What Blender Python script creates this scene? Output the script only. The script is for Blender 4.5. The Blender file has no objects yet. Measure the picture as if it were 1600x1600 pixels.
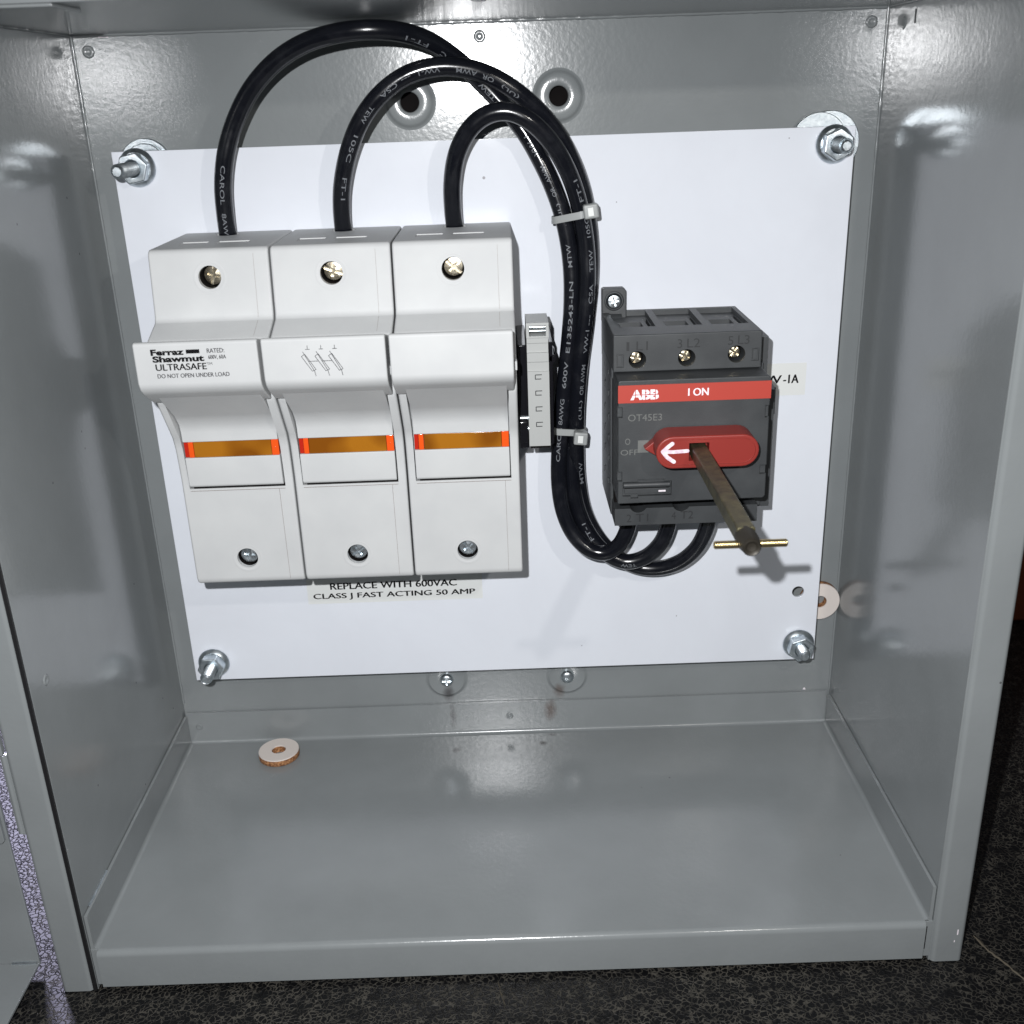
import bpy, bmesh, math, random
from mathutils import Vector, Matrix
random.seed(7)
MM = 0.001
scn = bpy.context.scene
col = scn.collection

# ------------------------------------------------------------------ camera
PITCH, YAW, ROLL = 0.374766475, -0.00103822739, -0.0358027664
cp, sp = math.cos(PITCH), math.sin(PITCH)
cy_, sy_ = math.cos(YAW), math.sin(YAW)
fwd = Vector((sy_*cp, cy_*cp, -sp)); right = Vector((cy_, -sy_, 0)); up = right.cross(fwd)
r2 = right*math.cos(ROLL) + up*math.sin(ROLL); u2 = -right*math.sin(ROLL) + up*math.cos(ROLL)
cam = bpy.data.cameras.new("camera"); camo = bpy.data.objects.new("camera", cam); col.objects.link(camo)
camo.matrix_world = Matrix(((r2.x, u2.x, -fwd.x, .150722), (r2.y, u2.y, -fwd.y, -.413934), (r2.z, u2.z, -fwd.z, .269268), (0, 0, 0, 1)))
cam.sensor_width = 36; cam.lens = 36*1660.772/1600
cam.clip_start = .01; cam.clip_end = 50
cam.dof.use_dof = True; cam.dof.focus_distance = .40; cam.dof.aperture_fstop = 26
scn.camera = camo

# ------------------------------------------------------------------ world and lamps
w = bpy.data.worlds.new("World"); scn.world = w; w.use_nodes = True
bg = w.node_tree.nodes['Background']; bg.inputs[0].default_value = (.62, .66, .74, 1); bg.inputs[1].default_value = .085

def spot(name, loc, target, power, radius, angle, blend, color):
    l = bpy.data.lights.new(name, 'SPOT'); o = bpy.data.objects.new(name, l); col.objects.link(o)
    o.location = Vector(loc)*MM
    o.rotation_euler = (Vector(target)-Vector(loc)).to_track_quat('-Z', 'Y').to_euler()
    l.energy = power; l.shadow_soft_size = radius*MM; l.spot_size = math.radians(angle); l.spot_blend = blend; l.color = color
    return o
spot("flash_lamp", (131, -414, 292), (150, 0, -30), 8.0, 2.2, 132, 1.0, (.985, .99, 1.0))
spot("bounce_fill_lamp", (305, -414, 350), (150, 0, 150), 1.15, 4, 100, 1.0, (1, .96, .9))  # added lamp standing in for the flash bounced off the right wall
def area(name, loc, target, power, size, color):
    l = bpy.data.lights.new(name, 'AREA'); o = bpy.data.objects.new(name, l); col.objects.link(o)
    o.location = Vector(loc)*MM
    o.rotation_euler = (Vector(target)-Vector(loc)).to_track_quat('-Z', 'Y').to_euler()
    l.energy = power; l.size = size; l.color = color
    return o
spot("violet_glare_lamp", (-500, 745, 590), (-50, -60, -17), 62, 110, 17, .6, (.76, .74, 1.0))  # added spot, no window known; makes the violet sheen on the vinyl strip

scn.render.engine = 'CYCLES'
scn.view_settings.view_transform = 'Standard'; scn.view_settings.look = 'None'
scn.view_settings.exposure = 0; scn.view_settings.gamma = 1
scn.cycles.max_bounces = 10; scn.cycles.glossy_bounces = 6
scn.render.resolution_x = 1024; scn.render.resolution_y = 1024

# ------------------------------------------------------------------ materials
def base_mat(name, color, rough=.5, metal=0., spec=.5, coat=0., coat_rough=.1, ior=1.5, sss=0.):
    m = bpy.data.materials.new(name); m.use_nodes = True
    b = m.node_tree.nodes['Principled BSDF']
    b.inputs['Base Color'].default_value = (*color, 1); b.inputs['Roughness'].default_value = rough
    b.inputs['Metallic'].default_value = metal; b.inputs['IOR'].default_value = ior
    b.inputs['Specular IOR Level'].default_value = spec
    b.inputs['Coat Weight'].default_value = coat; b.inputs['Coat Roughness'].default_value = coat_rough
    return m
def N(m, t, **k):
    n = m.node_tree.nodes.new(t)
    for a, v in k.items(): setattr(n, a, v)
    return n
def L(m, a, b): m.node_tree.links.new(a, b)
def BS(m): return m.node_tree.nodes['Principled BSDF']
def coords(m): return N(m, 'ShaderNodeTexCoord').outputs['Object']
def add_bump(m, scale, strength, dist, detail=2, rough=.5, kind='noise', into='Normal'):
    if kind == 'noise':
        t = N(m, 'ShaderNodeTexNoise'); t.inputs['Detail'].default_value = detail; t.inputs['Roughness'].default_value = rough
        out = t.outputs['Fac']
    t.inputs['Scale'].default_value = scale; L(m, coords(m), t.inputs['Vector'])
    b = N(m, 'ShaderNodeBump'); b.inputs['Strength'].default_value = strength; b.inputs['Distance'].default_value = dist
    L(m, out, b.inputs['Height'])
    L(m, b.outputs[0], BS(m).inputs['Normal'])
    return b
def ramp(m, src, p0, p1, c0=(0, 0, 0, 1), c1=(1, 1, 1, 1)):
    r = N(m, 'ShaderNodeValToRGB'); e = r.color_ramp.elements
    e[0].position = p0; e[1].position = p1; e[0].color = c0; e[1].color = c1
    L(m, src, r.inputs['Fac']); return r.outputs['Color']
def mixc(m, fac, a, b):
    n = N(m, 'ShaderNodeMix', data_type='RGBA')
    if hasattr(fac, 'links'): L(m, fac, n.inputs[0])
    else: n.inputs[0].default_value = fac
    for s, i in ((a, 6), (b, 7)):
        if hasattr(s, 'links'): L(m, s, n.inputs[i])
        else: n.inputs[i].default_value = (*s, 1) if len(s) == 3 else s
    return n.outputs[2]
def math_(m, op, a, b=None):
    n = N(m, 'ShaderNodeMath', operation=op)
    for i, s in enumerate((a, b)):
        if s is None: continue
        if hasattr(s, 'links'): L(m, s, n.inputs[i])
        else: n.inputs[i].default_value = s
    return n.outputs[0]
def noise(m, scale, detail=3, rough=.55, dist=0.):
    t = N(m, 'ShaderNodeTexNoise'); t.inputs['Scale'].default_value = scale; t.inputs['Detail'].default_value = detail
    t.inputs['Roughness'].default_value = rough; t.inputs['Distortion'].default_value = dist
    L(m, coords(m), t.inputs['Vector']); return t.outputs['Fac']
def specks(m, scale, thr, base, color):
    """sparse dark flecks: voronoi cells whose random value is high, small radius"""
    v = N(m, 'ShaderNodeTexVoronoi'); v.inputs['Scale'].default_value = scale
    L(m, coords(m), v.inputs['Vector'])
    d = math_(m, 'LESS_THAN', v.outputs['Distance'], .065)
    sx = N(m, 'ShaderNodeSeparateColor'); L(m, v.outputs['Color'], sx.inputs[0])
    g = math_(m, 'GREATER_THAN', sx.outputs[0], thr)
    return mixc(m, math_(m, 'MULTIPLY', math_(m, 'MULTIPLY', d, g), .75), base, color)

GRAY = (.212, .228, .233)
def gray_paint(name, stains=()):
    m = base_mat(name, GRAY, rough=.17, spec=.6)
    n1 = noise(m, 35, 3)
    c = mixc(m, ramp(m, n1, .3, .75), tuple(x*.94 for x in GRAY), tuple(x*1.05 for x in GRAY))
    c = specks(m, 160, .985, c, (.05, .05, .05))
    for (cx, cy, cz), (rx, ry, rz), colr, amt in stains:
        mp = N(m, 'ShaderNodeMapping', vector_type='POINT')
        mp.inputs['Location'].default_value = (-cx/rx, -cy/ry, -cz/rz)
        mp.inputs['Scale'].default_value = (1/(rx*MM), 1/(ry*MM), 1/(rz*MM))
        L(m, coords(m), mp.inputs['Vector'])
        ln = N(m, 'ShaderNodeVectorMath', operation='LENGTH'); L(m, mp.outputs[0], ln.inputs[0])
        d = math_(m, 'ADD', ln.outputs['Value'], math_(m, 'MULTIPLY', noise(m, 380, 4, .6), .9))
        f = math_(m, 'MULTIPLY', ramp(m, math_(m, 'SUBTRACT', d, .45), .25, 1.0, (1, 1, 1, 1), (0, 0, 0, 1)), amt)
        c = mixc(m, f, c, colr)
    L(m, c, BS(m).inputs['Base Color'])
    # orange peel
    if 'pan' in name: BS(m).inputs['Roughness'].default_value = .20
    t = N(m, 'ShaderNodeTexNoise'); t.inputs['Scale'].default_value = 520; t.inputs['Detail'].default_value = 2
    L(m, coords(m), t.inputs['Vector'])
    t2 = N(m, 'ShaderNodeTexNoise'); t2.inputs['Scale'].default_value = 60; t2.inputs['Detail'].default_value = 1
    L(m, coords(m), t2.inputs['Vector'])
    h = math_(m, 'ADD', t.outputs['Fac'], math_(m, 'MULTIPLY', t2.outputs['Fac'], 1.2))
    b = N(m, 'ShaderNodeBump'); b.inputs['Strength'].default_value = .5; b.inputs['Distance'].default_value = .00008
    L(m, h, b.inputs['Height']); L(m, b.outputs[0], BS(m).inputs['Normal'])
    return m
O17 = 17  # enclosure root stands 17 mm under the floor pan: object z = world z + 17
RUST = (.10, .045, .02); GRIME = (.045, .042, .045)
M = {}
M['paint'] = gray_paint('grey_powder_coat')
M['paint_back'] = gray_paint('grey_powder_coat_with_run_marks', [
    ((119, 0, 20.5+O17), (3.2, 9, 5.5), GRIME, .75), ((168.5, 0, 20+O17), (3.2, 9, 5), (.075, .042, .028), .6)])
M['paint_pan'] = gray_paint('grey_powder_coat_pan', [
    ((120.5, -1.5, 9.5+O17), (1.9, 6, 8.5), GRIME, .55), ((164.5, -1.5, 11+O17), (3.4, 6, 7), (.07, .045, .035), .8),
    ((122, -14.5, 0+O17), (2.6, 2.4, 9), GRIME, .7), ((160.5, -11.5, 0+O17), (2.4, 2.2, 9), (.02, .02, .02), 1),
    ((164.5, -5, 0+O17), (3, 1.6, 9), GRIME, .6)])
m = M['plate'] = base_mat('white_gloss_plate', (.69, .718, .775), rough=.14, spec=.35)
sm = mixc(m, ramp(m, noise(m, 16, 5, .65, .4), .4, .72), (.69, .718, .775), (.655, .680, .735))
mps = N(m, 'ShaderNodeMapping'); mps.inputs['Scale'].default_value = (1, 1, .09); mps.inputs['Rotation'].default_value = (0, .8, 0); L(m, coords(m), mps.inputs[0])
vs_ = N(m, 'ShaderNodeTexVoronoi'); vs_.inputs['Scale'].default_value = 130; L(m, mps.outputs[0], vs_.inputs['Vector'])
sc_ = N(m, 'ShaderNodeSeparateColor'); L(m, vs_.outputs['Color'], sc_.inputs[0])
scr = math_(m, 'MULTIPLY', math_(m, 'MULTIPLY', math_(m, 'LESS_THAN', vs_.outputs['Distance'], .035), math_(m, 'GREATER_THAN', sc_.outputs[1], .95)), .35)
sm = mixc(m, scr, sm, (.40, .38, .38))
L(m, specks(m, 95, .93, specks(m, 210, .975, sm, (.2, .19, .2)), (.25, .24, .25)), BS(m).inputs['Base Color'])
add_bump(m, 300, .15, .00008)
rgh = ramp(m, noise(m, 22, 4, .6), .35, .7, (.10, .10, .10, 1), (.17, .17, .17, 1)); L(m, rgh, BS(m).inputs['Roughness'])
m = M['holder'] = base_mat('fuse_holder_light_grey_plastic', (.52, .53, .53), rough=.55, spec=.2)
L(m, specks(m, 230, .985, mixc(m, ramp(m, noise(m, 60), .35, .7), (.465, .475, .48), (.50, .51, .512)), (.25, .23, .22)), BS(m).inputs['Base Color'])
add_bump(m, 1500, .12, .00006, 3)
M['seam'] = base_mat('plastic_parting_line', (.30, .28, .27), rough=.7)
m = M['switch'] = base_mat('dark_grey_moulded_plastic', (.060, .065, .070), rough=.5)
L(m, mixc(m, ramp(m, noise(m, 90, 4), .35, .7), (.034, .037, .040), (.047, .051, .054)), BS(m).inputs['Base Color'])
add_bump(m, 2200, .35, .00012, 3)
m = M['switch_dark'] = base_mat('charcoal_moulded_plastic', (.040, .044, .048), rough=.5); add_bump(m, 2000, .3, .0001, 3)
M['black'] = base_mat('black_cavity', (.006, .005, .005), rough=.9, spec=.1)  # flat black that paints shade into holes, wells and gaps
M['gap_shade'] = base_mat('black_gap_shade', (.008, .008, .009), rough=.55)  # black that stands for shade in the sheet metal gaps
M['gloss_black'] = base_mat('glossy_black_plastic', (.008, .008, .01), rough=.12)
m = M['wire'] = base_mat('black_wire_insulation', (.006, .0068, .0095), rough=.22); add_bump(m, 420, .22, .00012, 4, .6)
L(m, ramp(m, noise(m, 90, 4, .6), .35, .7, (.13, .13, .13, 1), (.27, .27, .27, 1)), BS(m).inputs['Roughness'])
L(m, specks(m, 420, .975, mixc(m, ramp(m, noise(m, 130, 4, .65), .5, .8), (.0055, .0062, .009), (.016, .017, .021)), (.12, .12, .13)), BS(m).inputs['Base Color'])
M['wire_ink'] = base_mat('faded_white_wire_ink', (.14, .15, .165), rough=.6)
M['ink'] = base_mat('black_ink', (.006, .006, .007), rough=.9, spec=.1)
M['ink_thin'] = base_mat('thin_grey_ink', (.035, .035, .04), rough=.5)
M['mould_dark'] = base_mat('engraved_dark_lettering', (.016, .017, .019), rough=.6)
M['mould_light'] = base_mat('faint_grey_print', (.13, .135, .13), rough=.5)
m = M['red'] = base_mat('red_stripe_print', (.40, .045, .030), rough=.5)
m = M['knob'] = base_mat('red_knob_plastic', (.235, .025, .019), rough=.42); add_bump(m, 1500, .15, .00008, 3)
M['white_ink'] = base_mat('white_print', (.80, .74, .78), rough=.5)
m = M['white_brush'] = base_mat('white_paint_marker', (.8, .74, .78), rough=.45)
L(m, mixc(m, ramp(m, noise(m, 700, 3), .35, .7), (.62, .46, .56), (.85, .80, .84)), BS(m).inputs['Base Color'])
m = M['zinc'] = base_mat('bright_zinc', (.56, .62, .66), rough=.33, metal=1)
L(m, mixc(m, ramp(m, noise(m, 500, 4), .3, .7), (.50, .56, .60), (.78, .83, .86)), BS(m).inputs['Base Color']); add_bump(m, 900, .3, .0001, 4)
m = M['zinc_yellow'] = base_mat('yellow_zinc_screw', (.62, .54, .40), rough=.27, metal=1)
L(m, mixc(m, ramp(m, noise(m, 700, 4), .3, .7), (.38, .32, .24), (.80, .74, .58)), BS(m).inputs['Base Color']); add_bump(m, 1500, .4, .0001, 4)
M['steel_dull'] = base_mat('dull_steel', (.40, .39, .37), rough=.33, metal=1)
m = M['brass_dark'] = base_mat('olive_passivated_steel_shaft', (.17, .145, .09), rough=.42, metal=.65)
L(m, mixc(m, ramp(m, noise(m, 260, 5, .65), .35, .7), (.055, .051, .036), (.15, .136, .07)), BS(m).inputs['Base Color']); add_bump(m, 700, .4, .00015, 5)
M['shaft_dark'] = base_mat('blackened_shaft_end', (.03, .026, .02), rough=.5, metal=.4)
M['gold'] = base_mat('yellow_passivated_pin', (.78, .62, .32), rough=.3, metal=1)
m = M['amber'] = base_mat('smoky_amber_lens', (.30, .105, .010), rough=.16, coat=.5)
L(m, mixc(m, ramp(m, noise(m, 55, 1), .42, .58), (.19, .060, .005), (.33, .125, .010)), BS(m).inputs['Base Color'])
m = M['orange'] = base_mat('orange_lens_end', (.72, .085, .012), rough=.15, coat=.5)
M['red_lens'] = base_mat('dark_red_lens_end', (.42, .02, .01), rough=.15, coat=.5)
m = M['tie'] = base_mat('translucent_natural_nylon', (.33, .345, .345), rough=.35)
BS(m).inputs['Transmission Weight'].default_value = .15
m = M['label'] = base_mat('clear_laminated_label', (.66, .675, .665), rough=.5)
m = M['fibre_face'] = base_mat('white_paper_face', (.66, .60, .56), rough=.7)
m = M['fibre'] = base_mat('brown_fibre_core', (.30, .13, .05), rough=.85)
L(m, mixc(m, ramp(m, noise(m, 900, 4, .7), .4, .62), (.16, .06, .022), (.50, .25, .11)), BS(m).inputs['Base Color']); add_bump(m, 1100, .8, .0005, 4)
m = M['aux'] = base_mat('mid_grey_plastic', (.36, .37, .365), rough=.4)
m = M['wood'] = base_mat('brown_painted_block', (.16, .035, .012), rough=.5)
L(m, mixc(m, noise(m, 30, 4), (.10, .02, .008), (.24, .06, .02)), BS(m).inputs['Base Color'])
# creased black vinyl
m = M['vinyl'] = base_mat('creased_black_vinyl', (.01, .01, .01), rough=.46, spec=.3)
mp = N(m, 'ShaderNodeMapping'); L(m, coords(m), mp.inputs[0])
nz = N(m, 'ShaderNodeTexNoise'); nz.inputs['Scale'].default_value = 260; nz.inputs['Detail'].default_value = 2; L(m, coords(m), nz.inputs[0])
add = N(m, 'ShaderNodeMix', data_type='VECTOR'); add.inputs[0].default_value = .0042
L(m, mp.outputs[0], add.inputs[4]); L(m, nz.outputs['Color'], add.inputs[5])
v = N(m, 'ShaderNodeTexVoronoi', feature='DISTANCE_TO_EDGE'); v.inputs['Scale'].default_value = 540; L(m, add.outputs[1], v.inputs['Vector'])
ridge = ramp(m, v.outputs['Distance'], .0, .12, (1, 1, 1, 1), (0, 0, 0, 1))
brk = ramp(m, noise(m, 200, 3), .34, .56)
big = ramp(m, noise(m, 14, 3), .3, .7)
fac = math_(m, 'MULTIPLY', math_(m, 'MULTIPLY', ridge, brk), math_(m, 'ADD', math_(m, 'MULTIPLY', big, .5), .5))
cc = mixc(m, fac, (.0030, .0031, .0036), (.095, .088, .074))
cc = specks(m, 70, .97, cc, (.28, .27, .24))
L(m, cc, BS(m).inputs['Base Color'])
b = N(m, 'ShaderNodeBump'); b.inputs['Strength'].default_value = .6; b.inputs['Distance'].default_value = .00025
L(m, ridge, b.inputs['Height']); L(m, b.outputs[0], BS(m).inputs['Normal'])
M['crease'] = base_mat('worn_tan_crease', (.085, .072, .052), rough=.6)

# ------------------------------------------------------------------ builders (all coordinates in world mm)
def empty(name, loc, label=None, cat=None, group=None):
    o = bpy.data.objects.new(name, None); col.objects.link(o); o.location = Vector(loc)*MM
    o.empty_display_size = .005
    if label: o['label'] = label
    if cat: o['category'] = cat
    if group: o['group'] = group
    return o
def rootloc(p):
    v = Vector((0, 0, 0))
    while p: v += p.location; p = p.parent
    return v
class B:
    def __init__(s): s.bm = bmesh.new()
    def box(s, x0, x1, y0, y1, z0, z1):
        vs = [s.bm.verts.new((x, y, z)) for x in (x0, x1) for y in (y0, y1) for z in (z0, z1)]
        for f in ((0, 1, 3, 2), (4, 6, 7, 5), (0, 4, 5, 1), (2, 3, 7, 6), (0, 2, 6, 4), (1, 5, 7, 3)): s.bm.faces.new([vs[i] for i in f])
        return s
    def prism(s, pts, a, b, axis='x'):
        """extrude outline: axis x -> pts are (y,z); axis y -> pts (x,z); axis z -> (x,y)"""
        f = {'x': lambda p, t: (t, p[0], p[1]), 'y': lambda p, t: (p[0], t, p[1]), 'z': lambda p, t: (p[0], p[1], t)}[axis]
        A = [s.bm.verts.new(f(p, a)) for p in pts]; Bv = [s.bm.verts.new(f(p, b)) for p in pts]
        s.bm.faces.new(A); s.bm.faces.new(Bv[::-1]); n = len(pts)
        for i in range(n): s.bm.faces.new((A[i], Bv[i], Bv[(i+1) % n], A[(i+1) % n]))
        return s
    def lathe(s, c, prof, n=32, axis='y', closed=False):
        """prof list of (radius, offset along axis)"""
        rings = []
        for r, t in prof:
            ring = []
            for i in range(n):
                a = 2*math.pi*i/n; ca, sa = r*math.cos(a), r*math.sin(a)
                p = {'y': (c[0]+ca, c[1]+t, c[2]+sa), 'z': (c[0]+ca, c[1]+sa, c[2]+t), 'x': (c[0]+t, c[1]+ca, c[2]+sa)}[axis]
                ring.append(s.bm.verts.new(p))
            rings.append(ring)
        k = len(rings)
        for j in range(k if closed else k-1):
            R0, R1 = rings[j], rings[(j+1) % k]
            for i in range(n): s.bm.faces.new((R0[i], R0[(i+1) % n], R1[(i+1) % n], R1[i]))
        if not closed:
            for R in (rings[0], rings[-1]): s.bm.faces.new(R)
        return s
    def cyl(s, c, r, t0, t1, n=32, axis='y', ch=0):
        if ch: return s.lathe(c, [(r-ch, t0), (r, t0+ch), (r, t1-ch), (r-ch, t1)], n, axis)
        return s.lathe(c, [(r, t0), (r, t1)], n, axis)
    def raw(s, parent=None):
        bmesh.ops.recalc_face_normals(s.bm, faces=s.bm.faces)
        R = rootloc(parent)
        for v in s.bm.verts: v.co = v.co*MM - R
        me = bpy.data.meshes.new('m'); s.bm.to_mesh(me); s.bm.free(); return me
    def out(s, name, mat, parent=None, bevel=0, seg=2, cut=None, smooth=35, bf=False, label=None, cat=None, kind=None, group=None):
        own = None
        if parent is None:
            bb = [v.co.copy() for v in s.bm.verts]
            own = Vector((sum(v.x for v in bb)/len(bb), sum(v.y for v in bb)/len(bb), min(v.z for v in bb)))
            for v in s.bm.verts: v.co -= own
            if cut:
                for v in cut.bm.verts: v.co -= own
        me = s.raw(parent); me.name = name
        if cut or bevel:
            o = bpy.data.objects.new('tmp', me); col.objects.link(o); c = None
            def bev():
                md = o.modifiers.new('v', 'BEVEL'); md.width = bevel*MM; md.segments = seg; md.limit_method = 'ANGLE'; md.angle_limit = math.radians(38); md.use_clamp_overlap = True
            if bf: bev()
            if cut:
                c = bpy.data.objects.new('tmpc', cut.raw(parent)); col.objects.link(c)
                md = o.modifiers.new('b', 'BOOLEAN'); md.operation = 'DIFFERENCE'; md.solver = 'EXACT'; md.use_self = True; md.object = c
            if bevel:
                if not bf: bev()
            dg = bpy.context.evaluated_depsgraph_get(); me2 = bpy.data.meshes.new_from_object(o.evaluated_get(dg)); me2.name = name
            bpy.data.objects.remove(o)
            if c: bpy.data.objects.remove(c)
            me = me2
            if bevel and smooth:
                for p in me.polygons: p.use_smooth = True
                me.set_sharp_from_angle(angle=math.radians(50))
                o = bpy.data.objects.new('tmp', me); col.objects.link(o)
                wn = o.modifiers.new('w', 'WEIGHTED_NORMAL'); wn.weight = 90; wn.keep_sharp = True
                dg = bpy.context.evaluated_depsgraph_get(); me = bpy.data.meshes.new_from_object(o.evaluated_get(dg)); me.name = name
                bpy.data.objects.remove(o)
        me.materials.clear(); me.materials.append(M[mat])
        if smooth and not bevel:
            for p in me.polygons: p.use_smooth = True
            me.set_sharp_from_angle(angle=math.radians(smooth))
        return link(name, me, parent, own, label, cat, kind, group)
def link(name, me, parent=None, own=None, label=None, cat=None, kind=None, group=None):
    o = bpy.data.objects.new(name, me); col.objects.link(o)
    if parent: o.parent = parent
    elif own is not None: o.location = own*MM
    if label: o['label'] = label
    if cat: o['category'] = cat
    if kind: o['kind'] = kind
    if group: o['group'] = group
    return o
def text_verts(s, bold=0, space=1.0, fine=False):
    c = bpy.data.curves.new('t', 'FONT'); c.body = s; c.size = 1; c.offset = bold; c.space_character = space; c.resolution_u = 4
    o = bpy.data.objects.new('t', c); col.objects.link(o)
    dg = bpy.context.evaluated_depsgraph_get(); me = bpy.data.meshes.new_from_object(o.evaluated_get(dg))
    bpy.data.objects.remove(o)
    if fine:
        bm = bmesh.new(); bm.from_mesh(me)
        for q in range(1, 9): bmesh.ops.bisect_plane(bm, geom=bm.verts[:]+bm.edges[:]+bm.faces[:], plane_co=(0, -.1+q*.1, 0), plane_no=(0, 1, 0))
        xm = max(v.co.x for v in bm.verts)
        for q in range(1, int(xm*3)+1): bmesh.ops.bisect_plane(bm, geom=bm.verts[:]+bm.edges[:]+bm.faces[:], plane_co=(q/3, 0, 0), plane_no=(1, 0, 0))
        bm.to_mesh(me); bm.free()
    V = [(v.co.x, v.co.y) for v in me.vertices]; F = [tuple(p.vertices) for p in me.polygons]
    x0 = min(v[0] for v in V); x1 = max(v[0] for v in V)
    ref = [v[1] for v in V]; y0, y1 = min(ref), max(ref)
    if y1-y0 < .25: y0, y1 = .0, .7          # dashes
    return [((x-x0)/(x1-x0), (y-y0)/(y1-y0)) for x, y in V], F
def lettering(parts, y, mat, parent, name='lettering', shear=0, slope=0, label=None):
    """parts: (string, x0, x1, z0, z1, bold) flat print facing -Y, one mesh for each word group"""
    R = rootloc(parent)
    for p in parts:
        s, x0, x1, z0, z1 = p[:5]; v, f = text_verts(s, p[5] if len(p) > 5 else 0)
        V = [(x0+a*(x1-x0), y, z0+b_*(z1-z0)+slope*a*(x1-x0)) for a, b_ in v]
        if len(p) > 6:
            k = len(V); V += [(x+p[6], y_-.012, z+p[6]*.3) for x, y_, z in V]; f = f+[tuple(i+k for i in q) for q in f]
        me = bpy.data.meshes.new(name); me.from_pydata([tuple(Vector(v)*MM-R) for v in V], [], f); me.materials.append(M[mat])
        link(name, me, parent, label=label)
def strokes(lines, wd, y, mat, parent, name='print', h=.05, cap=True):
    """flat ribbons with round caps in the xz plane facing -Y"""
    b = B(); k = 0
    for ln in lines:
        for (xa, za), (xb, zb) in zip(ln[:-1], ln[1:]):
            d = Vector((xb-xa, zb-za)); d.normalize(); n = Vector((-d.y, d.x)); ang = math.atan2(d.y, d.x); pts = []
            if cap:
                for i in range(7): a = ang+math.pi/2+math.pi*i/6; pts.append((xa+wd/2*math.cos(a), za+wd/2*math.sin(a)))
                for i in range(7): a = ang-math.pi/2+math.pi*i/6; pts.append((xb+wd/2*math.cos(a), zb+wd/2*math.sin(a)))
            else:
                pts = [(xa+n.x*wd/2, za+n.y*wd/2), (xa-n.x*wd/2, za-n.y*wd/2), (xb-n.x*wd/2, zb-n.y*wd/2), (xb+n.x*wd/2, zb+n.y*wd/2)]
            b.prism(pts, y-h-k*.004, y, 'y'); k += 1
    return b.out(name, mat, parent, smooth=0)
def arc(cx, cy, r, a0, a1, n=6):
    return [(cx+r*math.cos(math.radians(a0+(a1-a0)*i/n)), cy+r*math.sin(math.radians(a0+(a1-a0)*i/n))) for i in range(n+1)]

# ------------------------------------------------------------------ ground
g = B(); bm = g.bm
vs = [bm.verts.new(p) for p in ((-3000, -2500, -17.3), (3500, -2500, -17.3), (3500, 4500, -17.3), (-3000, 4500, -17.3))]; bm.faces.new(vs)
ground = g.out('vinyl_ground', 'vinyl', smooth=0, kind='structure')
ground['label'] = 'creased black vinyl surface under and beside the grey metal box'
def crease(pts, wd, name='worn_crease'):
    b = B(); k = len(pts)
    dense = []
    for (a, c) in zip(pts[:-1], pts[1:]):
        for i in range(5): dense.append((a[0]+(c[0]-a[0])*i/5+random.uniform(-.25, .25), a[1]+(c[1]-a[1])*i/5+random.uniform(-.25, .25)))
    dense.append(pts[-1]); prev = None
    for i, p in enumerate(dense):
        q = dense[min(i+1, len(dense)-1)]; o_ = dense[max(i-1, 0)]
        d = Vector((q[0]-o_[0], q[1]-o_[1])); d.normalize(); ww = wd*random.uniform(.25, .75)*(.3 if i in (0, len(dense)-1) else 1)
        cur = [b.bm.verts.new((p[0]-d.y*ww, p[1]+d.x*ww, -17.28)), b.bm.verts.new((p[0], p[1], -17.02)), b.bm.verts.new((p[0]+d.y*ww, p[1]-d.x*ww, -17.28))]
        if prev:
            b.bm.faces.new((prev[0], cur[0], cur[1], prev[1])); b.bm.faces.new((prev[1], cur[1], cur[2], prev[2]))
        prev = cur
    b.out(name, 'crease', ground, kind=None)
ground_loc = ground.location.copy()
crease([(310.5, -116.5), (313, -124), (316, -130), (319.5, -137.5), (324, -146)], .85)
crease([(139.7, -129.5), (140.5, -135), (142.3, -140.6)], .35)

# ------------------------------------------------------------------ enclosure
enc = empty('electrical_enclosure', (0, 0, -17), 'open grey painted steel box with its door folded back, standing on black vinyl', 'metal enclosure')
BOSS_T = [(118.5, 267.6), (172.6, 267.9)]; BOSS_B = [(118.6, 27.9), (172.2, 27.4)]
back = B().box(-1.2, 291.2, 0, 1.2, -17, 294.8)
hc = B()
for x, z in BOSS_T: hc.cyl((x, 0, z), 5, -5, 5, 28)
backo = back.out('back_panel', 'paint_back', enc, cut=hc, smooth=0)
for x, z in BOSS_T:
    B().lathe((x, 0, z), [(9.6, .3), (9.6, -.02), (9.1, -.12), (8.4, -.75), (8.0, -1.3), (7.55, -1.55), (7.0, -1.75), (4.5, -1.75), (3.9, -1.6), (3.5, -1.1), (3.5, 3), (6, 3)], 48, closed=True).out('mounting_boss', 'paint', backo, smooth=50)
    B().cyl((x, 0, z), 8, 4, 5, 24).out('hole_shade_disc', 'black', backo)  # black disc added so the hole looks deep in shade
for i, (x, z) in enumerate(BOSS_B):
    bo = B().lathe((x, 0, z), [(9.4, .3), (9.4, -.02), (8.9, -.1), (8.3, -.6), (7.8, -.85), (7.5, -.7), (.5, -.7), (.5, .3)], 48, closed=True).out('mounting_boss', 'paint_back', backo, smooth=50)
    sc = B().lathe((x, 0, z), [(3.0, -.6), (3.0, -1.6), (2.6, -2.3), (1.8, -2.75), (.3, -2.9)], 24)
    sc.out('plug_screw', 'zinc', backo, cut=B().box(x-.35, x+.35, -4, -2.2, z-2, z+2).box(x-2, x+2, -4, -2.2, z-.35, z+.35) if i == 0 else None)
def dimple(c, axis, par, r=1.9):
    B().lathe(c, [(r*1.15, .1), (r*1.15, -.02), (r*.9, -.32), (r*.62, -.32), (r*.45, -.12), (.2, -.12)], 24, axis).out('weld_dimple', 'paint', par, smooth=60)
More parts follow.
